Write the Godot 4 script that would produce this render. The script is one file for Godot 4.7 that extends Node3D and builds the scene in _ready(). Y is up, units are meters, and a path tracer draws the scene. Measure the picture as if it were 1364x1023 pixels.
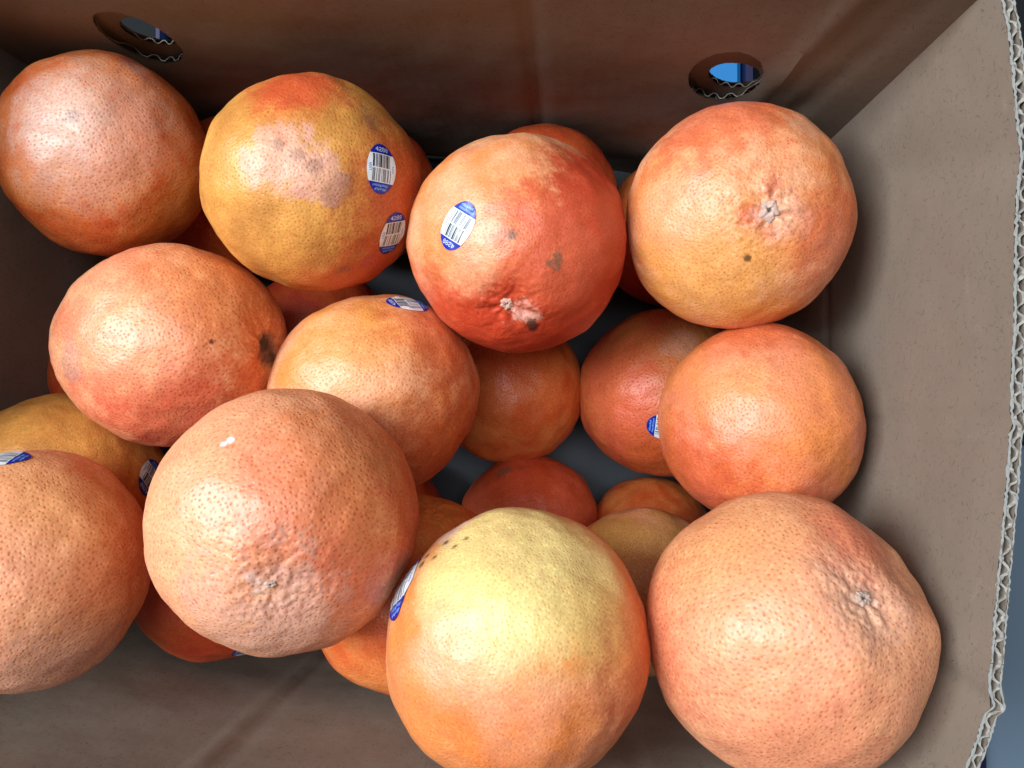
extends Node3D
# An open kraft carton of loose grapefruit, seen from above. Units are metres, y is up, the carton's floor is at y = 0.

const TILE := 512
const GUTTER := 4
const RIM := 0.302

var lumps := FastNoiseLite.new()      # shape of the fruit
var mottle := FastNoiseLite.new()     # colour of the peel
var grain := FastNoiseLite.new()      # fine colour
var names := {}
var jobs: Array = []
var peel_materials: Array = []
var sticker_material: StandardMaterial3D
var kraft: StandardMaterial3D
var fluting: StandardMaterial3D
var atlas_bytes := [null, null, null]
var button_material: StandardMaterial3D

# sRGB colours of the peel
var C := {
	"orange": Color(0.94, 0.56, 0.30), "pink": Color(0.94, 0.55, 0.40), "yellow": Color(0.94, 0.74, 0.42), "gold": Color(0.93, 0.66, 0.33), "pale": Color(0.98, 0.86, 0.56),
	"red": Color(0.82, 0.29, 0.17), "deep": Color(0.87, 0.40, 0.19), "peach": Color(0.97, 0.68, 0.50), "russet": Color(0.93, 0.69, 0.58), "grey": Color(0.70, 0.60, 0.53),
	"rose": Color(0.90, 0.42, 0.28), "scar": Color(0.58, 0.40, 0.31), "dark": Color(0.20, 0.13, 0.09), "ochre": Color(0.80, 0.54, 0.26), "chalk": Color(0.95, 0.78, 0.69), "blush": Color(0.97, 0.66, 0.49), "white": Color(0.97, 0.98, 0.99),
}


func _ready() -> void:
	var cam := Camera3D.new()
	cam.name = "camera"
	add_child(cam)
	cam.position = Vector3(0, 0.57, 0)
	cam.look_at(cam.position + Vector3(-0.0613, -0.9978, -0.0243), Vector3(0, 0, -1))
	cam.fov = 53.0
	cam.near = 0.01
	cam.far = 20.0
	cam.current = true
	var env := Environment.new()
	env.background_mode = Environment.BG_COLOR
	env.background_color = Color(0.12, 0.125, 0.135)
	env.tonemap_mode = Environment.TONE_MAPPER_LINEAR
	env.tonemap_exposure = 0.96
	env.sdfgi_enabled = true
	env.ssao_enabled = true
	env.ssil_enabled = true
	var we := WorldEnvironment.new()
	we.name = "environment"
	we.environment = env
	add_child(we)
	shop_lamp("ceiling_lamp_light", Vector3(-1.08, 1.55, -0.26), Vector3(-0.08, 0.2, 0), Vector2(1.1, 0.55), 5.8, Color(0.95, 0.975, 1.0))
	shop_lamp("second_lamp_light", Vector3(-0.05, 2.2, -0.22), Vector3(0, 0.2, 0), Vector2(1.2, 0.6), 2.3, Color(0.97, 0.98, 1.0))

	lumps.seed = 11
	lumps.noise_type = FastNoiseLite.TYPE_SIMPLEX_SMOOTH
	lumps.frequency = 1.0
	lumps.fractal_type = FastNoiseLite.FRACTAL_NONE
	mottle.seed = 5
	mottle.noise_type = FastNoiseLite.TYPE_SIMPLEX_SMOOTH
	mottle.frequency = 1.0
	mottle.fractal_type = FastNoiseLite.FRACTAL_FBM
	mottle.fractal_octaves = 3
	grain.seed = 23
	grain.noise_type = FastNoiseLite.TYPE_SIMPLEX
	grain.frequency = 1.0
	grain.fractal_type = FastNoiseLite.FRACTAL_FBM
	grain.fractal_octaves = 2

	make_materials()
	build_surroundings()
	build_carton()
	build_fruit()


func shop_lamp(called: String, at: Vector3, aim: Vector3, size: Vector2, energy: float, tint: Color) -> void:
	var l := AreaLight3D.new()
	l.name = called
	add_child(l)
	l.look_at_from_position(at, aim, Vector3(0, 0, -1))
	l.area_size = size
	l.light_energy = energy
	l.light_color = tint
	l.shadow_enabled = true


# ---------------------------------------------------------------- helpers

func numbered(called: String) -> String:
	var n: int = names.get(called, 0)
	names[called] = n + 1
	return called if n == 0 else "%s_%03d" % [called, n]


func thing(called: String, label: String, category: String, at := Vector3.ZERO, group := "") -> Node3D:
	var o := Node3D.new()
	o.name = numbered(called)
	add_child(o)
	o.position = at
	o.set_meta("label", label)
	o.set_meta("category", category)
	if group:
		o.set_meta("group", group)
	return o


func part(called: String, mesh: Mesh, material: Material, parent: Node) -> MeshInstance3D:
	var o := MeshInstance3D.new()
	o.name = called
	o.mesh = mesh
	o.material_override = material
	parent.add_child(o, true)
	return o


func array_mesh(v: PackedVector3Array, n: PackedVector3Array, uv: PackedVector2Array, c: PackedColorArray, idx: PackedInt32Array) -> ArrayMesh:
	var a := []
	a.resize(Mesh.ARRAY_MAX)
	a[Mesh.ARRAY_VERTEX] = v
	if n.size():
		a[Mesh.ARRAY_NORMAL] = n
	a[Mesh.ARRAY_TEX_UV] = uv
	if c.size():
		a[Mesh.ARRAY_COLOR] = c
	a[Mesh.ARRAY_INDEX] = idx
	var m := ArrayMesh.new()
	m.add_surface_from_arrays(Mesh.PRIMITIVE_TRIANGLES, a)
	return m


func lin(c: Color) -> Color:
	return c.srgb_to_linear()


# ---------------------------------------------------------------- materials

func make_materials() -> void:
	var task := WorkerThreadPool.add_group_task(pore_atlas, 3)
	WorkerThreadPool.wait_for_group_task_completion(task)
	var w := 3 * (TILE + 2 * GUTTER)
	var h := 2 * (TILE + 2 * GUTTER)
	for k in 3:
		var m := StandardMaterial3D.new()
		m.resource_name = "grapefruit_peel"
		m.vertex_color_use_as_albedo = true
		m.albedo_texture = ImageTexture.create_from_image(Image.create_from_data(w, h, false, Image.FORMAT_RGB8, atlas_bytes[k][0]))
		m.heightmap_enabled = true
		m.heightmap_texture = ImageTexture.create_from_image(Image.create_from_data(w, h, false, Image.FORMAT_L8, atlas_bytes[k][1]))
		m.heightmap_scale = 0.050
		m.roughness = 0.43
		m.metallic_specular = 0.5
		m.subsurf_scatter_enabled = true
		m.subsurf_scatter_strength = 0.18
		peel_materials.append(m)
	atlas_bytes = []

	sticker_material = StandardMaterial3D.new()
	sticker_material.resource_name = "sticker_print"
	sticker_material.albedo_texture = ImageTexture.create_from_image(sticker_print())
	sticker_material.roughness = 0.35

	button_material = StandardMaterial3D.new()
	button_material.resource_name = "dry_stem"
	button_material.vertex_color_use_as_albedo = true
	button_material.roughness = 0.75

	kraft = StandardMaterial3D.new()
	kraft.resource_name = "kraft_board"
	kraft.vertex_color_use_as_albedo = true
	kraft.albedo_texture = ImageTexture.create_from_image(kraft_paper())
	kraft.roughness = 0.72
	kraft.metallic_specular = 0.35
	var fibre := FastNoiseLite.new()
	fibre.seed = 77
	fibre.frequency = 0.03
	fibre.fractal_octaves = 4
	kraft.heightmap_enabled = true
	var relief := fibre.get_seamless_image(512, 512)
	relief.convert(Image.FORMAT_L8)
	for y in 512:      # the flutes telegraph faintly through the liner
		for x in 512:
			var b := relief.get_pixel(x, y).r * 0.80 + 0.09 + 0.05 * sin(TAU * 37.0 * x / 512.0)
			relief.set_pixel(x, y, Color(b, b, b))
	kraft.heightmap_texture = ImageTexture.create_from_image(relief)
	kraft.heightmap_scale = 0.016

	fluting = StandardMaterial3D.new()
	fluting.resource_name = "corrugated_medium"
	fluting.vertex_color_use_as_albedo = true
	fluting.roughness = 0.9



# Pores spread over a whole sphere, drawn into the six faces of a cube map (3 x 2 tiles with gutters): albedo and relief.
func pore_atlas(k: int) -> void:
	var rng := RandomNumberGenerator.new()
	rng.seed = 100 + k
	var full := TILE + 2 * GUTTER
	var w := 3 * full
	var h := 2 * full
	var col := PackedByteArray()
	col.resize(w * h * 3)
	col.fill(226)
	var hgt := PackedByteArray()
	hgt.resize(w * h)
	hgt.fill(150)
	var count: int = [7600, 9200, 11000][k]
	var depth: float = [0.8, 0.7, 0.5][k]
	var ink := [Vector3(0.11, 0.29, 0.39), Vector3(0.10, 0.25, 0.35), Vector3(0.07, 0.16, 0.24)]
	# 0: pebbly swellings, 1: pores
	for stage in 2:
		var total: int = count * 2 if stage == 0 else count
		var spacing := sqrt(4.0 * PI / total)
		for i in total:
			var y := 1.0 - 2.0 * (i + 0.5) / total
			var a := i * 2.39996323
			var rr := sqrt(1.0 - y * y)
			var d := Vector3(rr * cos(a), y, rr * sin(a))
			d = (d + Vector3(rng.randf_range(-1, 1), rng.randf_range(-1, 1), rng.randf_range(-1, 1)) * spacing * 0.34).normalized()
			var size := spacing * (rng.randf_range(0.40, 0.75) if stage == 0 else lerpf(0.15, 0.36, sqrt(rng.randf())))
			var power := rng.randf_range(0.5, 1.0) * (0.6 if stage == 0 else 1.0)
			var fleck := rng.randf_range(0.1, 1.6)
			var shade := rng.randf_range(0.6, 1.05)
			var f := 0
			for axis in 3:
				for sgn in [1.0, -1.0]:
					var q: float = d[axis] * sgn
					if q > 0.45:
						var s: float = d[(axis + 1) % 3] / q
						var t: float = d[(axis + 2) % 3] / q
						var px := (atan(s) * 4.0 / PI * 0.5 + 0.5) * TILE
						var py := (atan(t) * 4.0 / PI * 0.5 + 0.5) * TILE
						var grow := TILE / (PI * 0.5)
						var reach := size * grow * 1.5
						if px > -GUTTER - reach and px < TILE + GUTTER + reach and py > -GUTTER - reach and py < TILE + GUTTER + reach:
							var x0 := maxi(-GUTTER, int(px - reach))
							var x1 := mini(TILE + GUTTER - 1, int(px + reach))
							var y0 := maxi(-GUTTER, int(py - reach))
							var y1 := mini(TILE + GUTTER - 1, int(py + reach))
							var ox := (f % 3) * full + GUTTER
							var oy := (f / 3) * full + GUTTER
							var inv := 1.0 / (size * grow)
							for yy in range(y0, y1 + 1):
								for xx in range(x0, x1 + 1):
									var e := ((xx + 0.5 - px) * (xx + 0.5 - px) + (yy + 0.5 - py) * (yy + 0.5 - py)) * inv * inv
									if e < 2.2:
										var g := exp(-e * 2.0) * power
										var at := (oy + yy) * w + ox + xx
										if stage == 0:
											hgt[at] = mini(255, hgt[at] + int(g * 46.0))
											var p := at * 3
											var up := g * fleck
											col[p] = mini(255, int(col[p] + up * 22.0))
											col[p + 1] = mini(255, int(col[p + 1] + up * 34.0))
											col[p + 2] = mini(255, int(col[p + 2] + up * 44.0))
										else:
											hgt[at] = maxi(0, hgt[at] - int(g * 120.0 * depth))
											var b := at * 3
											var gs := g * shade
											col[b] = int(col[b] * (1.0 - gs * ink[k].x))
											col[b + 1] = int(col[b + 1] * (1.0 - gs * ink[k].y))
											col[b + 2] = int(col[b + 2] * (1.0 - gs * ink[k].z))
					f += 1
	atlas_bytes[k] = [col, hgt]


func kraft_paper() -> Image:
	var rng := RandomNumberGenerator.new()
	rng.seed = 9
	var n := 1024
	var im := Image.create(n, n, false, Image.FORMAT_RGB8)
	im.fill(Color(0.90, 0.90, 0.90))
	for i in 17000:
		var x := rng.randf() * n
		var y := rng.randf() * n
		var long := rng.randf_range(2, 10)
		var a := rng.randf_range(-0.8, 0.8) + (PI / 2 if rng.randf() < 0.55 else 0.0)
		var dark := rng.randf() < 0.6
		var k := rng.randf_range(0.80, 0.98) if dark else rng.randf_range(1.01, 1.06)
		for j in int(long):
			var px := posmod(int(x + cos(a) * j), n)
			var py := posmod(int(y + sin(a) * j), n)
			var c := im.get_pixel(px, py)
			im.set_pixel(px, py, Color(c.r * k, c.g * k, c.b * k))
	for i in 60:   # scuffs
		var at := Vector2(rng.randf() * n, rng.randf() * n)
		var to := Vector2.from_angle(rng.randf() * TAU) * rng.randf_range(15, 70)
		var pale := rng.randf_range(1.02, 1.07)
		for j in 160:
			var q := at + to * rng.randf() + Vector2(rng.randfn(), rng.randfn()) * 3.0
			var px := posmod(int(q.x), n)
			var py := posmod(int(q.y), n)
			var c := im.get_pixel(px, py)
			im.set_pixel(px, py, Color(minf(c.r * pale, 1.0), minf(c.g * pale, 1.0), minf(c.b * pale, 1.0)))
	for i in 700:   # specks
		var px := rng.randi() % n
		var py := rng.randi() % n
		var c := Color(0.35, 0.30, 0.26) if rng.randf() < 0.7 else Color(1, 1, 1)
		im.set_pixel(px, py, c)
		if rng.randf() < 0.5:
			im.set_pixel(posmod(px + 1, n), py, c)
	return im


func sticker_print() -> Image:
	var w := 160
	var h := 240
	var blue := Color(0.02, 0.14, 0.58)
	var light := Color(0.45, 0.66, 0.92)
	var white := Color(0.85, 0.89, 0.91)
	var im := Image.create(w, h, false, Image.FORMAT_RGB8)
	im.fill(white)
	im.fill_rect(Rect2i(0, 0, w, 50), blue)
	im.fill_rect(Rect2i(0, 184, w, 56), blue)
	letters(im, "4288", 46, 18, 3, white, false)
	letters(im, "USA", 12, 96, 2, Color(0.10, 0.25, 0.62), true)
	var rng := RandomNumberGenerator.new()
	rng.seed = 42
	for row in 2:
		var x := 30
		var y0 := 54 if row == 0 else 120
		while x < 128:
			var bar: int = [2, 2, 3, 4, 3, 9][rng.randi() % (6 if row == 0 else 5)]
			im.fill_rect(Rect2i(x, y0, mini(bar, 130 - x), 60), Color(0.04, 0.05, 0.08))
			x += bar + [2, 2, 3, 5, 8][rng.randi() % 5]
	# two lines of print too small to read
	for line in 2:
		var x := 36 + line * 12
		while x < 124 - line * 12:
			var wide := rng.randi_range(3, 7)
			im.fill_rect(Rect2i(x, 192 + line * 18 + rng.randi_range(0, 2), wide, rng.randi_range(8, 12)), light)
			im.fill_rect(Rect2i(x + 2, 195 + line * 18, maxi(1, wide - 4), 3), blue)
			x += wide + 2
	for j in 4:
		im.fill_rect(Rect2i(138 + rng.randi_range(0, 4), 98 + j * 9, 6, 6), Color(0.25, 0.40, 0.75))
	return im


func letters(im: Image, text: String, x0: int, y0: int, s: int, c: Color, turned: bool) -> void:
	var glyph := {
		"4": ["00010", "00110", "01010", "10010", "11111", "00010", "00010"], "2": ["01110", "10001", "00001", "00110", "01000", "10000", "11111"],
		"8": ["01110", "10001", "10001", "01110", "10001", "10001", "01110"], "U": ["10001", "10001", "10001", "10001", "10001", "10001", "01110"],
		"S": ["01111", "10000", "10000", "01110", "00001", "00001", "11110"], "A": ["01110", "10001", "10001", "11111", "10001", "10001", "10001"],
	}
	for n in text.length():
		var g: Array = glyph[text[n]]
		for r in 7:
			for q in 5:
				if g[r][q] == "1":
					if turned:
						im.fill_rect(Rect2i(x0 + r * s, y0 + (text.length() * 6 - n * 6 - q) * s, s, s), c)
					else:
						im.fill_rect(Rect2i(x0 + (n * 6 + q) * s, y0 + r * s, s, s), c)


# ---------------------------------------------------------------- the carton

func along(points: Array, s: float) -> Vector2:
	# Catmull-Rom through the points, s from 0 to 1
	var n := points.size() - 1
	var f := clampf(s, 0.0, 1.0) * n
	var i := mini(int(f), n - 1)
	var a: Vector2 = points[maxi(i - 1, 0)]
	var b: Vector2 = points[i]
	var c: Vector2 = points[i + 1]
	var d: Vector2 = points[mini(i + 2, n)]
	return b.cubic_interpolate(c, a, d, f - i)


# One sheet of board: a wall from y = low to y = high between a curve at the floor and one at the rim, moved outwards by `out`.
# wave: amplitude of the corrugation; holes: [s in metres, y, half width, half height].
func wall_point(w: Dictionary, s: float, y: float, out: float) -> Vector3:
	var t := s / w.length as float
	var k := clampf(y / RIM, 0.0, 1.1)
	var p := along(w.floor, t).lerp(along(w.rim, t), k)
	var e := 0.004
	var q := (along(w.rim, minf(t + e, 1.0)) - along(w.rim, maxf(t - e, 0.0))).normalized()
	var n := Vector2(-q.y, q.x) * (w.side as float)
	var o := 0.0
	var hold := smoothstep(0.0, 0.03, s) * smoothstep(0.0, 0.03, w.length - s)     # walls meet along straight corners
	for c in w.creases:      # [s, width, depth, slant] upright score lines; [-1, y, width, depth] level ones
		if c[0] >= 0.0:
			var g: float = (s - c[0] - c[3] * (y - RIM)) / c[1]
			o += c[2] * exp(-g * g)
		else:
			var g: float = (y - c[1]) / c[2]
			o += c[3] * exp(-g * g)
	o += 0.0006 * lumps.get_noise_3d(s * 11.0, y * 14.0, w.seed) + 0.0002 * lumps.get_noise_3d(s * 40.0, y * 30.0, w.seed + 9.0)
	o = out + o * hold
	return Vector3(p.x + n.x * o, y, p.y + n.y * o)


func sheet(w: Dictionary, low: float, high: float, out: float, thick: float, holes: Array, ragged: float, tint: Color) -> ArrayMesh:
	var step := 0.004
	var nx := int(ceil(w.length / step))
	var ny := int(ceil((high - low) / step))
	var v := PackedVector3Array()
	var uv := PackedVector2Array()
	var col := PackedColorArray()
	var idx := PackedInt32Array()
	var windows := []
	for hole in holes:
		var sx: float = w.length / nx
		var sy := (high - low) / ny
		windows.append([int((hole[0] - hole[2]) / sx) - 2, int((hole[0] + hole[2]) / sx) + 3, int((hole[1] - hole[3] - low) / sy) - 2, int((hole[1] + hole[3] - low) / sy) + 3])
	for side in 2:
		var first := v.size()
		for j in ny + 1:
			for i in nx + 1:
				var s: float = w.length * i / nx
				var y := low + (high - low) * j / ny
				if j == ny:
					y += ragged * grain.get_noise_2d(s * 900.0, w.seed * 3.0 + side)
				add_board_vertex(w, s, y, out + thick * side, tint, v, uv, col)
		for j in ny:
			for i in nx:
				var cut := false
				for win in windows:
					if i >= win[0] and i < win[1] and j >= win[2] and j < win[3]:
						cut = true
				if not cut:
					quad(idx, first + j * (nx + 1) + i, first + j * (nx + 1) + i + 1, first + (j + 1) * (nx + 1) + i + 1, first + (j + 1) * (nx + 1) + i, (side == 0) == (w.side > 0.0))
		for h in holes.size():
			var win: Array = windows[h]
			var hole: Array = holes[h]
			var ring := []
			for i in range(win[0], win[1]): ring.append(Vector2(i, win[2]))
			for j in range(win[2], win[3]): ring.append(Vector2(win[1], j))
			for i in range(win[1], win[0], -1): ring.append(Vector2(i, win[3]))
			for j in range(win[3], win[2], -1): ring.append(Vector2(win[0], j))
			var start := v.size()
			for r in ring.size() * 3:       # three points on the cut for each one on the window's edge
				var a: Vector2 = ring[r / 3]
				var b: Vector2 = ring[(r / 3 + 1) % ring.size()]
				var g := a.lerp(b, (r % 3) / 3.0)
				var p := Vector2(w.length * g.x / nx, low + (high - low) * g.y / ny)
				var rel := Vector2((p.x - hole[0]) / hole[2], (p.y - hole[1]) / hole[3])
				var edge := rel.normalized()
				var jag := 1.0 + 0.03 * grain.get_noise_2d(edge.x * 9.0 + w.seed, edge.y * 9.0)
				var e := Vector2(hole[0] + edge.x * hole[2] * jag, hole[1] + edge.y * hole[3] * jag)
				for m in 3:
					var z := p.lerp(e, m / 2.0)
					add_board_vertex(w, z.x, z.y, out + thick * side, tint, v, uv, col)
			var total := ring.size() * 3
			for r in total:
				for m in 2:
					quad(idx, start + r * 3 + m, start + ((r + 1) % total) * 3 + m, start + ((r + 1) % total) * 3 + m + 1, start + r * 3 + m + 1, (side == 0) == (w.side > 0.0))
	# the torn upper edge, pale where the paper is bare
	var top := v.size()
	for i in nx * 4 + 1:
		var s: float = w.length * i / (nx * 4.0)
		var y := high + ragged * grain.get_noise_2d(s * 900.0, w.seed * 3.0)
		for side in 2:
			add_board_vertex(w, s, y + 0.0001, out + thick * side + (0.6 * ragged * grain.get_noise_2d(s * 1500.0, 50.0 * side + w.seed)), Color(0.36, 0.365, 0.345), v, uv, col)
	for i in nx * 4:
		quad(idx, top + i * 2, top + i * 2 + 1, top + i * 2 + 3, top + i * 2 + 2, w.side > 0.0)
	return finish(v, uv, col, idx)


func add_board_vertex(w: Dictionary, s: float, y: float, out: float, tint: Color, v: PackedVector3Array, uv: PackedVector2Array, col: PackedColorArray) -> void:
	v.append(wall_point(w, s, y, out))
	uv.append(Vector2(s / 0.30 + w.seed * 0.37, -y / 0.30))
	var k := 1.0 + 0.030 * mottle.get_noise_3d(s * 9.0, y * 11.0, w.seed) + 0.04 * grain.get_noise_3d(s * 40.0, y * 40.0, w.seed)
	col.append(Color(tint.r * k, tint.g * k, tint.b * k))


func quad(idx: PackedInt32Array, a: int, b: int, c: int, d: int, flip: bool) -> void:
	if flip:
		idx.append_array(PackedInt32Array([a, b, c, a, c, d]))
	else:
		idx.append_array(PackedInt32Array([a, c, b, a, d, c]))


func finish(v: PackedVector3Array, uv: PackedVector2Array, col: PackedColorArray, idx: PackedInt32Array) -> ArrayMesh:
	var m := array_mesh(v, PackedVector3Array(), uv, col, idx)
	var st := SurfaceTool.new()
	st.create_from(m, 0)
	st.generate_normals()
	return st.commit()


# The wavy paper between two liners: a band under the rim, and a band round the lower half of every hole.
func flutes(w: Dictionary, high: float, out: float, amp: float, period: float, holes: Array, ragged: float) -> ArrayMesh:
	var v := PackedVector3Array()
	var uv := PackedVector2Array()
	var col := PackedColorArray()
	var idx := PackedInt32Array()
	var n := int(w.length / period * 10.0)
	for i in n + 1:
		var s: float = w.length * i / n
		var phase := TAU * s / period + 1.3 * lumps.get_noise_2d(s * 60.0, w.seed + 3.0)
		var crush := 1.0 + 0.25 * lumps.get_noise_2d(s * 90.0, w.seed)
		for j in 3:
			var y := high - 0.0004 - j * 0.012 + (ragged * grain.get_noise_2d(s * 700.0, 7.0 + w.seed) if j == 0 else 0.0)
			for q in 2:
				v.append(wall_point(w, s, y, out + amp * crush * clampf(1.25 * sin(phase), -1.0, 1.0) + (q - 0.5) * 0.0013 * (1.0 + 0.6 * lumps.get_noise_2d(s * 300.0, 3.0))))
				uv.append(Vector2(s, y))
				col.append(Color(0.25, 0.205, 0.165))
	for i in n:
		for j in 2:
			for q in 2:
				var a := (i * 3 + j) * 2 + q
				quad(idx, a, a + 6, a + 8, a + 2, q == 0)
	var cap := v.size()      # the cut edge is bare, pale paper
	for i in n + 1:
		for q in 2:
			v.append(v[i * 6 + q] + Vector3(0, 0.00005, 0))
			uv.append(uv[i * 6 + q])
			col.append(Color(0.29, 0.28, 0.25) * (1.0 + 0.5 * grain.get_noise_2d(i * 0.7, 3.0)))
	for i in n:
		quad(idx, cap + i * 2, cap + i * 2 + 2, cap + i * 2 + 3, cap + i * 2 + 1, true)
	for hole in holes:
		var start := v.size()
		var many := 220
		for i in many + 1:
			var a := TAU * i / many
			for j in 3:
				var grow := j * 0.004 + 0.0003
				var s: float = hole[0] + cos(a) * (hole[2] + grow)
				var y: float = hole[1] + sin(a) * (hole[3] + grow)
				for q in 2:
					v.append(wall_point(w, s, y, out + amp * clampf(1.25 * sin(TAU * s / period), -1.0, 1.0) + (q - 0.5) * 0.0007))
					uv.append(Vector2(s, y))
					col.append(Color(0.27, 0.24, 0.20))
		for i in many:
			for j in 2:
				for q in 2:
					var b := start + (i * 3 + j) * 2 + q
					quad(idx, b, b + 6, b + 8, b + 2, q == 0)
			quad(idx, start + i * 6, start + i * 6 + 6, start + i * 6 + 7, start + i * 6 + 1, true)
	return finish(v, uv, col, idx)


func build_carton() -> void:
	var brown := Color(0.278, 0.226, 0.176)
	var carton := thing("cardboard_carton", "open brown corrugated cardboard carton holding all the grapefruit", "cardboard box")
	var walls := [
		{"called": "far_wall", "side": -1.0, "seed": 1.0, "rim": [Vector2(-0.300, -0.190), Vector2(-0.19, -0.182), Vector2(-0.07, -0.171), Vector2(0.05, -0.158), Vector2(0.149, -0.1435)],
			"floor": [Vector2(-0.298, -0.191), Vector2(-0.19, -0.190), Vector2(-0.07, -0.184), Vector2(0.05, -0.170), Vector2(0.148, -0.1445)],
			"creases": [[0.288, 0.004, 0.0012, 0.0], [0.415, 0.004, -0.0016, 0.10], [0.44, 0.005, 0.0014, 0.12]],
			"holes": [[0.085, 0.1915, 0.0175, 0.0290], [0.3815, 0.1955, 0.0172, 0.0290]], "vents": [[0.0900, 0.1905, 0.0145, 0.0150], [0.3870, 0.1890, 0.0125, 0.0145]]},
		{"called": "side_wall", "side": -1.0, "seed": 4.0, "rim": [Vector2(0.149, -0.1435), Vector2(0.1535, -0.103), Vector2(0.1524, -0.034), Vector2(0.150, 0.016), Vector2(0.147, 0.046), Vector2(0.1428, 0.0905), Vector2(0.1418, 0.1), Vector2(0.135, 0.121), Vector2(0.128, 0.134)],
			"floor": [Vector2(0.148, -0.1445), Vector2(0.152, -0.103), Vector2(0.153, -0.034), Vector2(0.152, 0.016), Vector2(0.149, 0.046), Vector2(0.1428, 0.0905), Vector2(0.1410, 0.1), Vector2(0.135, 0.121), Vector2(0.128, 0.136)],
			"creases": [[0.151, 0.0022, 0.0014, 0.0], [0.2445, 0.0024, 0.0020, 0.10], [0.060, 0.010, 0.0016, 0.25], [-1.0, 0.12, 0.004, 0.001]], "holes": [], "vents": []},
		{"called": "near_wall", "side": -1.0, "seed": 7.0, "rim": [Vector2(0.128, 0.134), Vector2(0.112, 0.144), Vector2(0.085, 0.150), Vector2(-0.017, 0.156), Vector2(-0.15, 0.153), Vector2(-0.327, 0.130)],
			"floor": [Vector2(0.128, 0.136), Vector2(0.112, 0.148), Vector2(0.085, 0.154), Vector2(-0.017, 0.158), Vector2(-0.15, 0.155), Vector2(-0.323, 0.132)],
			"creases": [[0.276, 0.0020, 0.0012, 0.0], [0.288, 0.0022, -0.0010, 0.03], [0.10, 0.002, 0.001, 0.0]], "holes": [], "vents": []},
		{"called": "side_wall", "side": -1.0, "seed": 12.0, "rim": [Vector2(-0.327, 0.130), Vector2(-0.327, 0.06), Vector2(-0.318, 0.0), Vector2(-0.305, -0.1), Vector2(-0.300, -0.190)],
			"floor": [Vector2(-0.323, 0.132), Vector2(-0.323, 0.06), Vector2(-0.314, 0.0), Vector2(-0.302, -0.1), Vector2(-0.298, -0.191)],
			"creases": [[0.16, 0.004, 0.001, 0.05]], "holes": [], "vents": []},
	]
	for w in walls:
		var total := 0.0
		for key in ["rim", "floor"]:       # points at equal steps along the curve
			var fine := []
			total = 0.0
			var far_along := [0.0]
			for k in 400:
				total += along(w[key], k / 400.0).distance_to(along(w[key], (k + 1) / 400.0))
				far_along.append(total)
			var at := 0
			for k in 81:
				while at < 399 and far_along[at + 1] < total * k / 80.0:
					at += 1
				fine.append(along(w[key], (at + (total * k / 80.0 - far_along[at]) / (far_along[at + 1] - far_along[at])) / 400.0))
			w[key] = fine
			if key == "rim":
				w.length = total
		# the inner box: two liners with corrugated paper between
		var wall := part(w.called, sheet(w, 0.0, RIM, 0.0, 0.0009, w.holes, 0.0006, brown), kraft, carton)
		part("fluting", flutes(w, RIM, 0.0024, 0.00120, 0.0076, w.holes, 0.0008), fluting, wall)
		part("outer_liner", sheet(w, 0.0, RIM, 0.0037, 0.0006, w.holes, 0.0006, brown), kraft, wall)
		# the sleeve round it
		var sleeve := part("sleeve", sheet(w, 0.0, RIM - 0.006, 0.0045, 0.0005, w.vents, 0.0006, brown), kraft, carton)
		part("fluting", flutes(w, RIM - 0.006, 0.0059, 0.0009, 0.0062, w.vents, 0.0006), fluting, sleeve)
		part("outer_liner", sheet(w, 0.0, RIM - 0.006, 0.0068, 0.0005, w.vents, 0.0006, brown), kraft, sleeve)
	# floor flaps
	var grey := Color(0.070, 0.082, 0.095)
	for z in [[-0.176, -0.006], [-0.004, 0.158]]:
		var st := SurfaceTool.new()
		var b := BoxMesh.new()
		b.size = Vector3(0.47, 0.005, z[1] - z[0])
		st.append_from(b, 0, Transform3D(Basis(), Vector3(-0.085, -0.0026, (z[0] + z[1]) / 2)))
		var m := StandardMaterial3D.new()
		m.resource_name = "pale_board"
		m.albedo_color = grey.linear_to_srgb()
		m.roughness = 0.8
		part("floor_flap", st.commit(), m, carton)


func bevel_box(size: Vector3, r: float) -> ArrayMesh:
	# a box with chamfered edges, standing on y = 0
	var st := SurfaceTool.new()
	st.begin(Mesh.PRIMITIVE_TRIANGLES)
	st.set_smooth_group(-1)
	var h := size / 2
	var pts := {}
	for axis in 3:
		for sg in [-1.0, 1.0]:
			var u := (axis + 1) % 3
			var t := (axis + 2) % 3
			var f := []
			for cnr in [[-1, -1], [1, -1], [1, 1], [-1, 1]]:
				var p := Vector3.ZERO
				p[axis] = sg * h[axis]
				p[u] = cnr[0] * (h[u] - r)
				p[t] = cnr[1] * (h[t] - r)
				f.append(p + Vector3(0, h.y, 0))
			var order := [0, 2, 1, 0, 3, 2] if sg > 0 else [0, 1, 2, 0, 2, 3]
			for k in order: st.add_vertex(f[k])
	for axis in 3:
		var u := (axis + 1) % 3
		var t := (axis + 2) % 3
		for a in [-1.0, 1.0]:
			for b in [-1.0, 1.0]:
				var f := []
				for e in [[-1, 0], [1, 0], [1, 1], [-1, 1]]:
					var p := Vector3.ZERO
					p[axis] = e[0] * (h[axis] - r)
					p[u] = a * (h[u] - (r if e[1] else 0.0))
					p[t] = b * (h[t] - (0.0 if e[1] else r))
					f.append(p + Vector3(0, h.y, 0))
				var order := [0, 1, 2, 0, 2, 3] if a * b < 0 else [0, 2, 1, 0, 3, 2]
				for k in order: st.add_vertex(f[k])
	st.generate_normals()
	return st.commit()


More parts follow.
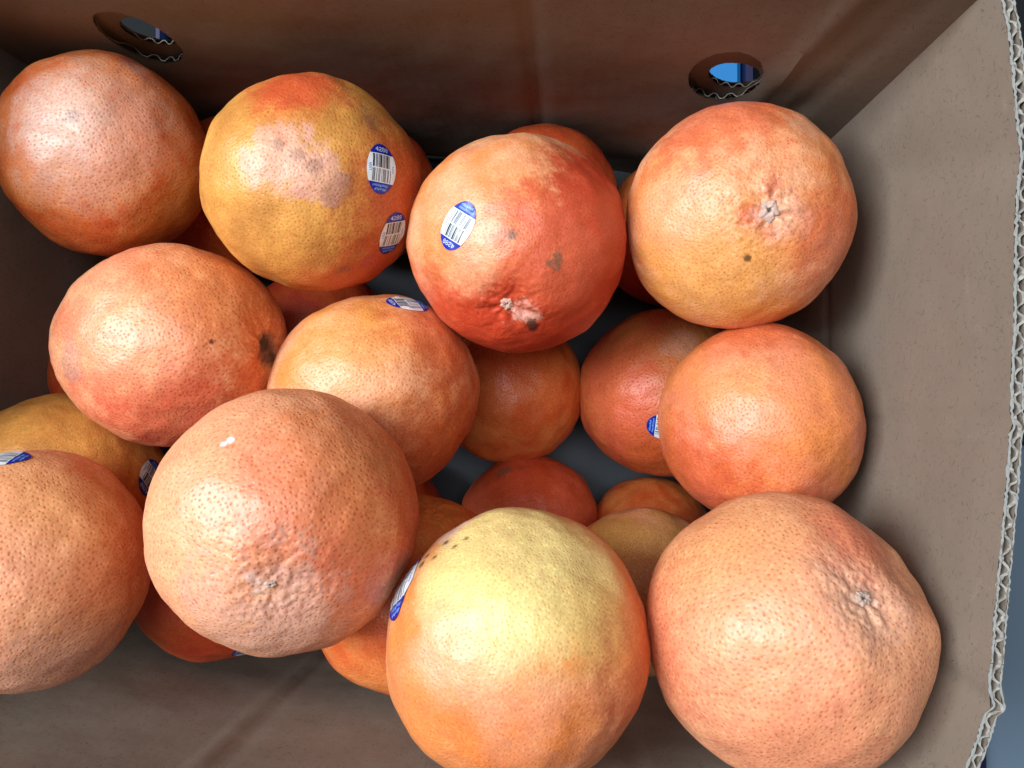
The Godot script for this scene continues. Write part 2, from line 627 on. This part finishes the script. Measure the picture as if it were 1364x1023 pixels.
func plain(called: String, c: Color, rough: float) -> StandardMaterial3D:
	var m := StandardMaterial3D.new()
	m.resource_name = called
	m.albedo_color = c
	m.roughness = rough
	m.metallic_specular = 0.5 if rough < 0.7 else 0.1
	return m


func build_surroundings() -> void:
	var table := MeshInstance3D.new()
	table.name = "table_top"
	table.mesh = bevel_box(Vector3(2.4, 0.04, 1.8), 0.003)
	table.position = Vector3(0, -0.0605, 0)
	table.material_override = plain("black_laminate", Color(0.13, 0.14, 0.145), 0.8)
	table.set_meta("kind", "structure")
	add_child(table)
	# blue trays beside the carton, glimpsed through the hand holes and past the rim
	tray(Vector3(-0.082, -0.0203, -0.42), Vector3(0.43, 0.035, 0.40), Color(0.09, 0.44, 0.68), "bright blue shallow tray glimpsed through the round holes of the far wall")
	tray(Vector3(0.545, -0.0203, 0.28), Vector3(0.50, 0.035, 0.50), Color(0.42, 0.50, 0.57), "dull grey blue shallow tray past the rim at the lower right corner")


func tray(at: Vector3, size: Vector3, c: Color, label: String) -> void:
	var t := thing("blue_tray", label, "tray", at)
	var m := plain("blue_plastic", c, 0.5)
	part("tray_bottom", bevel_box(Vector3(size.x, size.y * 0.7, size.z), 0.003), m, t)
	var navy := plain("navy_plastic", Color(0.02, 0.03, 0.20), 0.5)
	for s in [-1.0, 1.0]:
		var a := part("rim", bevel_box(Vector3(0.006, size.y, size.z + 0.016), 0.0015), navy, t)
		a.position = Vector3(s * (size.x / 2 + 0.0042), 0, 0)
		var b := part("rim", bevel_box(Vector3(size.x, size.y, 0.006), 0.0015), navy, t)
		b.position = Vector3(0, 0, s * (size.z / 2 + 0.0042))


# ---------------------------------------------------------------- the fruit

# A point on the side of a fruit that faces up: (0, 0) its crown, (1, 0) its right flank, (0, 1) the flank towards the near wall.
func spot(u: float, v: float) -> Vector3:
	return Vector3(u, sqrt(maxf(0.0, 1.0 - u * u - v * v)), v).normalized()


func radius_at(f: Dictionary, d: Vector3) -> float:
	var a: Vector3 = f.axis
	var c := d.dot(a)
	var r := 1.0 - (f.flat as float) * (c * c - 0.3333)
	var seed_shift: Vector3 = f.shift
	r += 0.025 * lumps.get_noise_3dv(d * 1.1 + seed_shift) + 0.011 * lumps.get_noise_3dv(d * 2.8 + seed_shift) + 0.0032 * lumps.get_noise_3dv(d * 7.0 + seed_shift)
	if f.stem > 0.0 and c > 0.3:
		var th := acos(minf(c, 1.0))
		r -= (f.stem as float) * exp(-th * th / 0.055)
		var sx: Vector3 = f.stem_x
		var ph := atan2(d.dot(sx.cross(a)), d.dot(sx))
		var fold := cos(ph * 5.0 + 1.3 * sin(ph * 2.0 + seed_shift.x)) + 0.5 * cos(ph * 8.0 + seed_shift.y)
		r += (f.folds as float) * fold * exp(-th * th / 0.10) * smoothstep(0.02, 0.16, th)
		r += 0.010 * lumps.get_noise_3dv(d * 15.0 + seed_shift) * exp(-th * th / 0.14)
	for e in f.dents:     # [direction, angular size, depth]
		var ang := d.angle_to(e[0]) / (e[1] as float)
		if ang < 3.0:
			r -= e[2] * exp(-ang * ang)
	return r * (f.radius as float)


func colour_at(f: Dictionary, d: Vector3) -> Color:
	var shift: Vector3 = f.shift
	var n1 := mottle.get_noise_3dv(d * 1.5 + shift)
	var n2 := mottle.get_noise_3dv(d * 4.5 + shift)
	var n3 := grain.get_noise_3dv(d * 22.0 + shift)
	var c: Color = (f.c1 as Color).lerp(f.c2, clampf(0.5 + 1.1 * n1 + 0.35 * n2, 0.0, 1.0))
	for p in f.patches:   # [direction, size, colour, strength, softness, raggedness]
		var ang := d.angle_to(p[0]) / (p[1] as float)
		if ang < 2.2:
			ang += (p[5] as float) * (0.8 * n2 + 0.35 * n3 + 0.5 * n1)
			var k := 1.0 - smoothstep(1.0 - p[4] as float, 1.0 + p[4] as float, ang)
			c = c.lerp(p[2], k * (p[3] as float))
	var b := 1.0 + 0.10 * n3 + 0.06 * n2
	return Color(c.r * b, c.g * b * (1.0 + 0.05 * n2), c.b * b)


# Makes the arrays of one fruit's peel: six faces of a cube pushed out onto the fruit, finest where it faces up.
func peel(k: int) -> void:
	var f: Dictionary = jobs[k]
	var v := PackedVector3Array()
	var nn := PackedVector3Array()
	var uv := PackedVector2Array()
	var col := PackedColorArray()
	var idx := PackedInt32Array()
	var full := float(TILE + 2 * GUTTER)
	var face := 0
	for axis in 3:
		for sgn in [1.0, -1.0]:
			var n: int = f.fine if axis == 1 and sgn > 0.0 else (int(f.fine) / 6 if axis == 1 else int(f.fine) * 5 / 9)
			var m := n + 3
			var pos := PackedVector3Array()
			pos.resize(m * m)
			for j in m:
				for i in m:
					var d := Vector3.ZERO
					d[axis] = sgn
					d[(axis + 1) % 3] = tan(((i - 1.0) / n * 2.0 - 1.0) * PI / 4)
					d[(axis + 2) % 3] = tan(((j - 1.0) / n * 2.0 - 1.0) * PI / 4)
					d = d.normalized()
					pos[j * m + i] = d * radius_at(f, d)
			var first := v.size()
			for j in n + 1:
				for i in n + 1:
					var at := (j + 1) * m + i + 1
					var p := pos[at]
					v.append(p)
					nn.append(((pos[at + 1] - pos[at - 1]).cross(pos[at + m] - pos[at - m]) * sgn).normalized())
					col.append(colour_at(f, p.normalized()))
					uv.append(Vector2(((face % 3) * full + GUTTER + float(i) / n * TILE) / (3.0 * full), ((face / 3) * full + GUTTER + float(j) / n * TILE) / (2.0 * full)))
			for j in n:
				for i in n:
					var a := first + j * (n + 1) + i
					quad(idx, a, a + 1, a + n + 2, a + n + 1, sgn < 0.0)
			face += 1
	f.arrays = [v, nn, uv, col, idx]


# facing: the way the fruit's described side points; axis: where the stem end lies on it; stem: depth of the hollow there.
func fruit(at: Vector3, facing: Vector3, radius: float, label: String, c1: String, c2: String, o: Dictionary) -> Dictionary:
	var f := {"at": at, "radius": radius, "label": label, "c1": lin(C[c1]), "c2": lin(C[c2]), "facing": facing, "flat": o.get("flat", 0.05), "stem": o.get("stem", 0.0), "folds": o.get("folds", 0.008),
		"fine": o.get("fine", 128), "pores": o.get("pores", 0), "button": o.get("button", ""), "stickers": o.get("stickers", []), "button_size": o.get("button_size", 0.0035)}
	var n := jobs.size()
	f.shift = Vector3(n * 7.31 + 1.7, n * 3.77 + 0.4, n * 5.13)
	var ax: Array = o.get("axis", [0.2, 0.3])
	var a := spot(ax[0], ax[1]) * (-1.0 if ax.size() > 2 else 1.0)
	f.axis = a
	f.stem_x = a.cross(Vector3(0.3, 0.2, 0.9)).normalized()
	f.patches = []
	for p in o.get("patches", []):
		f.patches.append([spot(p[0], p[1]), p[2], lin(C[p[3]]), p[4], p[5] if p.size() > 5 else 0.5, p[6] if p.size() > 6 else 0.6])
	f.dents = []
	for d in o.get("dents", []):
		f.dents.append([spot(d[0], d[1]), d[2], d[3]])
	jobs.append(f)
	return f


func sticker_mesh(f: Dictionary, s: Array) -> ArrayMesh:
	# s: [u, v, direction of its top as seen from above the fruit (x, z), half length, half width, lift]
	var d := spot(s[0], s[1])
	var up := Vector3(s[2], -(s[2] * d.x + s[3] * d.z) / maxf(d.y, 0.05), s[3]).normalized()
	var right := up.cross(d).normalized()
	var v := PackedVector3Array()
	var uv := PackedVector2Array()
	var idx := PackedInt32Array()
	var rings := 8
	var many := 48
	for r in rings + 1:
		for i in many:
			var a := TAU * i / many
			var q := float(r) / rings
			var x := cos(a) * q
			var y := sin(a) * q
			var dir: Vector3 = (d + right * (x * s[5] / f.radius) + up * (y * s[4] / f.radius)).normalized()
			var wave: float = 0.0003 * maxf(0.0, lumps.get_noise_3d(x * 2.0, y * 2.5, s[0] * 40.0)) * q * s[6]
			v.append(dir * (radius_at(f, dir) + 0.00030 + wave))
			uv.append(Vector2(0.5 + 0.5 * x, 0.5 - 0.5 * y))
	for r in rings:
		for i in many:
			var a := r * many + i
			var b := r * many + (i + 1) % many
			quad(idx, a, b, b + many, a + many, true)
	return finish(v, uv, PackedColorArray(), idx)


func button_mesh(kind: String, size: float, seed_value: float) -> ArrayMesh:
	# the dry stump of the stalk: a lumpy disc with a raised rim and a pit; "star": with five torn lobes
	var v := PackedVector3Array()
	var uv := PackedVector2Array()
	var col := PackedColorArray()
	var idx := PackedInt32Array()
	var profile := [Vector2(0.02, 0.10), Vector2(0.16, 0.12), Vector2(0.26, 0.34), Vector2(0.42, 0.46), Vector2(0.62, 0.40), Vector2(0.85, 0.22), Vector2(1.0, 0.02), Vector2(1.02, -0.5)]
	var many := 40
	for r in profile.size():
		for i in many:
			var a := TAU * i / many
			var w := 1.0 + 0.30 * lumps.get_noise_3d(cos(a) * 2.0, sin(a) * 2.0, seed_value)
			if kind == "star" and r > 3:
				w *= 1.0 + 0.15 * cos(a * 5.0 + seed_value) * (r - 3) / 3.0
			if kind == "scar":
				w *= 1.0 + 0.16 * cos(a * 2.0)
			var p: Vector2 = profile[r]
			v.append(Vector3(cos(a) * p.x * w, p.y * (0.55 if kind != "disc" else 0.8) + 0.14 * lumps.get_noise_3d(cos(a) * 4.0 * p.x, sin(a) * 3.0 * p.x, seed_value + 5.0), sin(a) * p.x * w) * size)
			uv.append(Vector2(a, p.x))
			var k := 1.0 + 0.35 * lumps.get_noise_3d(cos(a) * 4.0, r * 2.0, seed_value)
			var c := Color(0.52, 0.365, 0.30) if kind == "star" else (Color(0.55, 0.34, 0.26) if kind == "disc" else Color(0.42, 0.30, 0.235))
			if r < 2:
				c = Color(0.10, 0.08, 0.07) if kind != "disc" else Color(0.42, 0.30, 0.25)
			col.append(c * k)
	for r in profile.size() - 1:
		for i in many:
			var a := r * many + i
			var b := r * many + (i + 1) % many
			quad(idx, a, b, b + many, a + many, true)
	return finish(v, uv, col, idx)


func build_fruit() -> void:
	list_fruit()
	var task := WorkerThreadPool.add_group_task(peel, jobs.size())
	WorkerThreadPool.wait_for_group_task_completion(task)
	for f in jobs:
		var g := thing("grapefruit", f.label, "grapefruit", f.at, "grapefruit loose in the carton")
		var y: Vector3 = f.facing
		var x := (Vector3(1, 0, 0) - y * y.x).normalized()
		g.basis = Basis(x, y, x.cross(y))
		var a: Array = f.arrays
		part("peel", array_mesh(a[0], a[1], a[2], a[3], a[4]), peel_materials[f.pores], g)
		f.arrays = []
		for s in f.stickers:
			part("sticker", sticker_mesh(f, s), sticker_material, g)
		if f.button:
			var b := part("stem_button", button_mesh(f.button, f.button_size, f.shift.x), button_material, g)
			var up: Vector3 = f.axis
			var bx := up.cross(Vector3(0.2, 0.1, 0.9)).normalized()
			b.basis = Basis(bx, up, bx.cross(up))
			b.position = up * (radius_at(f, up) + f.button_size * 0.05)


func list_fruit() -> void:
	# [u, v, size, colour, strength, softness, raggedness]
	fruit(Vector3(-0.2446, 0.1695, -0.1330), Vector3(0.502, 0.821, 0.273), 0.0528, "dull orange grapefruit with a pale grey worn patch, in the far left corner", "orange", "deep", {"pores": 0, "axis": [0.95, 0.1], "flat": 0.02, "patches": [[-0.1, -0.25, 0.75, "russet", 0.75, 0.5, 0.5], [-0.35, -0.38, 0.42, "chalk", 0.75, 0.4, 0.4], [-0.22, -0.35, 0.05, "grey", 0.7, 0.5, 0.8], [-0.25, 0.85, 0.4, "deep", 0.6], [0.5, 0.6, 0.5, "gold", 0.5]], "dents": [[0.93, 0.05, 0.10, 0.02], [-0.62, 0.52, 0.10, 0.012]]})
	fruit(Vector3(-0.1236, 0.1902, -0.1094), Vector3(0.299, 0.917, 0.264), 0.0535, "golden grapefruit with a ragged pinkish scar and two blue and white stickers", "gold", "ochre", {"pores": 1, "axis": [-0.3, 0.9], "flat": 0.03, "patches": [[-0.1, -0.85, 0.42, "red", 0.85, 0.5, 0.4], [0.78, 0.1, 0.55, "red", 0.75, 0.6, 0.4], [0.35, 0.85, 0.5, "red", 0.8, 0.5, 0.4], [-0.20, -0.24, 0.30, "russet", 0.75, 0.18, 0.7], [0.04, -0.10, 0.20, "russet", 0.75, 0.15, 0.8], [-0.26, -0.34, 0.05, "scar", 0.5, 0.3, 1.2], [-0.10, -0.26, 0.07, "scar", 0.5, 0.3, 1.2], [0.0, -0.17, 0.06, "scar", 0.5, 0.3, 1.2], [0.20, 0.02, 0.11, "scar", 0.4, 0.3, 1.4], [0.52, -0.55, 0.10, "scar", 0.55, 0.5, 0.8], [0.2, 0.72, 0.06, "scar", 0.5]], "dents": [[0.22, 0.72, 0.09, 0.012]],
		"stickers": [[0.565, -0.13, 0.08, -1.0, 0.0114, 0.0078, 1.0], [0.65, 0.43, 0.25, -0.97, 0.0114, 0.0079, 1.0]]})
	fruit(Vector3(-0.0206, 0.1857, -0.0791), Vector3(0.053, 0.978, 0.201), 0.0535, "orange and red grapefruit with dark specks, a round stem stub and one sticker", "orange", "peach", {"pores": 2, "axis": [-0.115, 0.545], "flat": 0.05, "stem": 0.055, "folds": 0.016, "button": "disc", "button_size": 0.0034, "patches": [[0.85, -0.15, 0.85, "red", 0.95, 0.2, 0.25], [0.15, 0.80, 0.85, "red", 1.0, 0.3, 0.25], [-0.11, 0.42, 0.25, "red", 0.8, 0.5, 0.4], [-0.6, 0.75, 0.6, "red", 0.85, 0.5, 0.3], [0.2, -0.05, 0.42, "rose", 0.75, 0.5, 0.7], [0.35, 0.25, 0.35, "rose", 0.7, 0.5, 0.7], [-0.05, -0.08, 0.05, "scar", 0.9, 0.3, 1.0], [0.32, 0.1, 0.06, "scar", 0.8, 0.3, 1.4], [0.08, 0.62, 0.12, "chalk", 0.6, 0.4, 1.5], [0.12, 0.71, 0.065, "dark", 0.85, 0.3, 1.2], [-0.35, 0.2, 0.22, "peach", 0.6, 0.5, 0.8]],
		"stickers": [[-0.51, -0.17, -0.47, 0.88, 0.0120, 0.0080, 1.0]]})
	fruit(Vector3(0.0871, 0.1870, -0.0905), Vector3(-0.216, 0.950, 0.224), 0.0535, "smooth orange grapefruit with a star shaped stem scar, under the far right hole", "orange", "peach", {"pores": 1, "axis": [0.27, -0.07], "flat": 0.06, "stem": 0.045, "folds": 0.016, "button": "star", "button_size": 0.0047, "patches": [[-0.2, 0.5, 0.65, "gold", 0.7, 0.6], [-0.5, -0.1, 0.35, "peach", 0.6, 0.6], [0.8, 0.2, 0.45, "rose", 0.6, 0.5], [-0.2, -0.9, 0.6, "rose", 0.7, 0.5], [0.27, -0.25, 0.10, "red", 0.6, 0.6, 0.8], [0.10, -0.02, 0.11, "red", 0.6, 0.6, 0.8], [0.28, 0.1, 0.10, "red", 0.5, 0.6, 0.8], [0.36, -0.05, 0.2, "chalk", 0.4, 0.6, 0.9], [0.1, 0.33, 0.03, "dark", 0.8, 0.4, 0.8]]})
	fruit(Vector3(-0.1988, 0.1834, -0.0293), Vector3(0.456, 0.887, 0.067), 0.0537, "pinkish egg shaped grapefruit with a dark stem pit on its right flank", "pink", "peach", {"pores": 0, "axis": [0.76, 0.0], "flat": -0.10, "stem": 0.09, "folds": 0.012, "patches": [[0.5, -0.5, 0.7, "orange", 0.7, 0.6], [0.7, 0.35, 0.4, "orange", 0.7, 0.5], [0.0, 0.75, 0.7, "red", 0.65, 0.6, 0.5], [-0.35, -0.1, 0.4, "peach", 0.6, 0.6], [-0.88, 0.1, 0.15, "grey", 0.5, 0.5, 1.0], [0.78, 0.05, 0.12, "scar", 0.8, 0.5, 1.0], [0.76, -0.01, 0.06, "dark", 0.9, 0.5, 1.0], [0.80, 0.14, 0.07, "dark", 0.6, 0.5, 1.2], [0.28, -0.03, 0.022, "dark", 0.8, 0.4, 0.5]]})
	fruit(Vector3(-0.0970, 0.1693, -0.0042), Vector3(0.235, 0.972, 0.010), 0.0537, "plain orange grapefruit in the middle with a sticker on its far flank", "orange", "peach", {"pores": 1, "axis": [0.3, 0.9], "flat": 0.04, "patches": [[0.0, 0.15, 0.5, "peach", 0.6, 0.6], [0.7, 0.5, 0.6, "deep", 0.8, 0.6], [-0.2, -0.6, 0.6, "gold", 0.5, 0.6], [0.6, -0.6, 0.5, "rose", 0.5]], "dents": [[0.8, 0.45, 0.08, 0.008]],
		"stickers": [[0.30, -0.86, -1.0, -0.1, 0.0114, 0.0085, 2.0]]})
	fruit(Vector3(0.1004, 0.1739, 0.0105), Vector3(-0.246, 0.969, -0.026), 0.0502, "glossy reddish orange grapefruit beside the right wall, below the starred one", "orange", "pink", {"pores": 1, "axis": [-0.95, 0.1], "flat": 0.03, "patches": [[0.35, 0.05, 0.5, "orange", 0.6, 0.6], [-0.1, -0.45, 0.5, "peach", 0.4, 0.6], [-0.6, 0.6, 0.6, "red", 0.6, 0.6], [0.1, 0.9, 0.5, "rose", 0.7, 0.6], [0.0, -0.95, 0.5, "red", 0.5]], "dents": [[-0.97, -0.1, 0.2, 0.006]]})
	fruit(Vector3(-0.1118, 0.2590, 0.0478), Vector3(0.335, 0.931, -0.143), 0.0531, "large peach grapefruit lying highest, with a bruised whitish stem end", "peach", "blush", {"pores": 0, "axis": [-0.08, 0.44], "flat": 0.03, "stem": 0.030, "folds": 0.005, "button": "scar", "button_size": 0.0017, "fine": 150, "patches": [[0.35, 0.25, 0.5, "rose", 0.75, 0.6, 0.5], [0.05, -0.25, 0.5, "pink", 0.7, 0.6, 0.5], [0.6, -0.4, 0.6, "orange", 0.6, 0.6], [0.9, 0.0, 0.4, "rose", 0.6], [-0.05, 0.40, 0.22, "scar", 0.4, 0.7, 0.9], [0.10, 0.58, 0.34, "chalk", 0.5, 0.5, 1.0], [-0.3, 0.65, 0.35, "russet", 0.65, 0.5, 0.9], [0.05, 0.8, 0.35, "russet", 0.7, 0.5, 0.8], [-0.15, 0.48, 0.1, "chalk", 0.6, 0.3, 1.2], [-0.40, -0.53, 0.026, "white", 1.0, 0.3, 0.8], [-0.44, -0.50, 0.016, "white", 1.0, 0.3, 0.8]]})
	fruit(Vector3(-0.0168, 0.2576, 0.0966), Vector3(0.051, 0.954, -0.295), 0.0528, "pale yellow topped grapefruit with blackish specks, in the middle of the near row", "peach", "orange", {"pores": 2, "axis": [0.2, 0.95], "flat": 0.00, "fine": 150, "patches": [[0.0, -0.60, 0.74, "pale", 1.0, 0.30, 0.25], [0.05, -0.5, 0.6, "pale", 0.8, 0.6, 0.2], [0.55, -0.1, 0.3, "yellow", 0.6, 0.6, 0.4], [0.1, 0.75, 0.6, "deep", 0.35, 0.6, 0.4], [0.9, 0.2, 0.45, "deep", 0.7, 0.6], [-0.8, 0.5, 0.5, "orange", 0.7], [-0.5, 0.05, 0.25, "peach", 0.6, 0.5, 0.6], [-0.52, -0.79, 0.16, "chalk", 0.8, 0.25, 0.8], [-0.55, -0.70, 0.027, "dark", 0.85, 0.3, 0.4], [-0.68, -0.60, 0.027, "dark", 0.85, 0.3, 0.8], [-0.71, -0.53, 0.027, "dark", 0.8, 0.3, 0.6], [-0.62, -0.58, 0.027, "dark", 0.8, 0.3, 0.6], [-0.39, -0.71, 0.027, "dark", 0.8, 0.3, 0.6], [-0.47, -0.65, 0.027, "dark", 0.7, 0.3, 0.6]], "dents": [[-0.3, 0.62, 0.2, 0.008], [0.1, 0.62, 0.16, 0.008], [0.4, 0.62, 0.14, 0.006]],
		"stickers": [[-0.865, -0.38, 0.22, -0.97, 0.0145, 0.0098, 2.5]]})
	fruit(Vector3(0.0887, 0.2562, 0.0903), Vector3(-0.262, 0.927, -0.267), 0.0533, "large coarse pored peach grapefruit with a sunken stem end, in the near right corner", "peach", "blush", {"pores": 0, "axis": [0.56, -0.23], "flat": 0.04, "stem": 0.085, "folds": 0.008, "button": "scar", "button_size": 0.0030, "fine": 150, "patches": [[0.55, -0.25, 0.35, "chalk", 0.4, 0.6, 0.5], [0.55, -0.65, 0.35, "rose", 0.6, 0.6, 0.6], [-0.4, -0.6, 0.5, "gold", 0.3, 0.6], [-0.9, 0.1, 0.5, "rose", 0.5, 0.6], [-0.2, 0.1, 0.4, "peach", 0.6, 0.6], [0.0, 0.8, 0.6, "pink", 0.5, 0.6], [0.56, -0.23, 0.10, "grey", 0.4, 0.5, 0.8]], "dents": [[0.84, -0.42, 0.24, 0.06], [0.97, 0.05, 0.24, -0.045], [0.70, 0.08, 0.16, 0.03], [0.5, -0.45, 0.2, 0.02]]})
	fruit(Vector3(-0.2320, 0.2473, 0.0716), Vector3(0.574, 0.799, -0.177), 0.0512, "large coarse pored grapefruit cut off by the left edge, with a sticker on top", "peach", "blush", {"pores": 0, "axis": [-0.9, 0.2], "flat": 0.02, "fine": 150, "patches": [[0.15, -0.2, 0.4, "peach", 0.7, 0.6], [0.75, 0.1, 0.5, "orange", 0.5, 0.6], [0.3, 0.85, 0.5, "russet", 0.6, 0.6], [0.85, -0.3, 0.4, "rose", 0.5], [0.3, -0.6, 0.5, "gold", 0.35]],
		"stickers": [[-0.31, -0.86, -1.0, 0.12, 0.0130, 0.0092, 1.0]]})
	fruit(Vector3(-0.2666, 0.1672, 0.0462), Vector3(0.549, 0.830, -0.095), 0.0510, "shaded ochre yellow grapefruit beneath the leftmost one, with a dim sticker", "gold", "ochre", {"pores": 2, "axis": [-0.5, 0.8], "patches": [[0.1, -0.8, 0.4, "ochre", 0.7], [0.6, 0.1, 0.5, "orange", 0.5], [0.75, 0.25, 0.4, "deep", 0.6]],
		"stickers": [[0.76, -0.12, -0.5, 0.87, 0.0114, 0.0085, 1.0]]})
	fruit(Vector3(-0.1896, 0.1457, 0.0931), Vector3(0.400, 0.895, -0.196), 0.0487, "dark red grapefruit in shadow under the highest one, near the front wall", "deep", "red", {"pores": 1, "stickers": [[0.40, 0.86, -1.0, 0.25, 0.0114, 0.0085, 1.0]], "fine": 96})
	fruit(Vector3(-0.0762, 0.1739, 0.0972), Vector3(0.184, 0.955, -0.234), 0.0518, "orange grapefruit wedged beneath the highest and the yellow topped ones", "orange", "deep", {"pores": 1, "axis": [0.15, -0.85], "stem": 0.04, "folds": 0.012, "fine": 110, "patches": [[0.15, -0.75, 0.5, "gold", 0.5, 0.6]]})
	fruit(Vector3(-0.0202, 0.0547, 0.0810), Vector3(0.039, 0.987, -0.155), 0.0460, "small dark red grapefruit with two brown scabs, down on the floor in the middle", "deep", "rose", {"pores": 1, "fine": 100, "patches": [[0.0, -0.7, 0.5, "red", 0.5], [-0.32, -0.70, 0.09, "scar", 0.8, 0.4, 1.2], [-0.1, -0.76, 0.06, "scar", 0.7, 0.4, 1.2]]})
	fruit(Vector3(-0.0326, 0.0561, -0.0078), Vector3(0.063, 0.998, 0.015), 0.0480, "smooth deep orange grapefruit on the floor under the speckled red one", "orange", "deep", {"pores": 1, "fine": 100, "patches": [[0.0, -0.5, 0.6, "deep", 0.6]]})
	fruit(Vector3(0.0672, 0.0630, -0.0057), Vector3(-0.131, 0.991, 0.011), 0.0535, "brownish red grapefruit with a half hidden blue sticker, low on the right side", "orange", "rose", {"pores": 0, "fine": 110, "patches": [[-0.4, 0.1, 0.6, "rose", 0.7], [0.3, -0.5, 0.5, "ochre", 0.5], [0.2, -0.55, 0.2, "russet", 0.5, 0.4, 0.9], [0.0, 0.8, 0.5, "deep", 0.8]], "dents": [[0.1, 0.82, 0.25, 0.012]],
		"stickers": [[0.03, 0.37, 1.0, 0.1, 0.0114, 0.0085, 1.0]]})
	fruit(Vector3(0.0609, 0.0391, 0.0940), Vector3(-0.112, 0.978, -0.173), 0.0425, "dark red grapefruit, only its top edge showing between the two right hand ones below", "deep", "orange", {"pores": 1, "fine": 80})
	fruit(Vector3(0.0477, 0.1201, 0.1081), Vector3(-0.103, 0.967, -0.232), 0.0478, "yellowish orange grapefruit wedged between the yellow topped and near right ones", "gold", "peach", {"pores": 1, "fine": 110, "axis": [0.1, 0.9], "patches": [[-0.1, -0.3, 0.7, "yellow", 0.6]]})
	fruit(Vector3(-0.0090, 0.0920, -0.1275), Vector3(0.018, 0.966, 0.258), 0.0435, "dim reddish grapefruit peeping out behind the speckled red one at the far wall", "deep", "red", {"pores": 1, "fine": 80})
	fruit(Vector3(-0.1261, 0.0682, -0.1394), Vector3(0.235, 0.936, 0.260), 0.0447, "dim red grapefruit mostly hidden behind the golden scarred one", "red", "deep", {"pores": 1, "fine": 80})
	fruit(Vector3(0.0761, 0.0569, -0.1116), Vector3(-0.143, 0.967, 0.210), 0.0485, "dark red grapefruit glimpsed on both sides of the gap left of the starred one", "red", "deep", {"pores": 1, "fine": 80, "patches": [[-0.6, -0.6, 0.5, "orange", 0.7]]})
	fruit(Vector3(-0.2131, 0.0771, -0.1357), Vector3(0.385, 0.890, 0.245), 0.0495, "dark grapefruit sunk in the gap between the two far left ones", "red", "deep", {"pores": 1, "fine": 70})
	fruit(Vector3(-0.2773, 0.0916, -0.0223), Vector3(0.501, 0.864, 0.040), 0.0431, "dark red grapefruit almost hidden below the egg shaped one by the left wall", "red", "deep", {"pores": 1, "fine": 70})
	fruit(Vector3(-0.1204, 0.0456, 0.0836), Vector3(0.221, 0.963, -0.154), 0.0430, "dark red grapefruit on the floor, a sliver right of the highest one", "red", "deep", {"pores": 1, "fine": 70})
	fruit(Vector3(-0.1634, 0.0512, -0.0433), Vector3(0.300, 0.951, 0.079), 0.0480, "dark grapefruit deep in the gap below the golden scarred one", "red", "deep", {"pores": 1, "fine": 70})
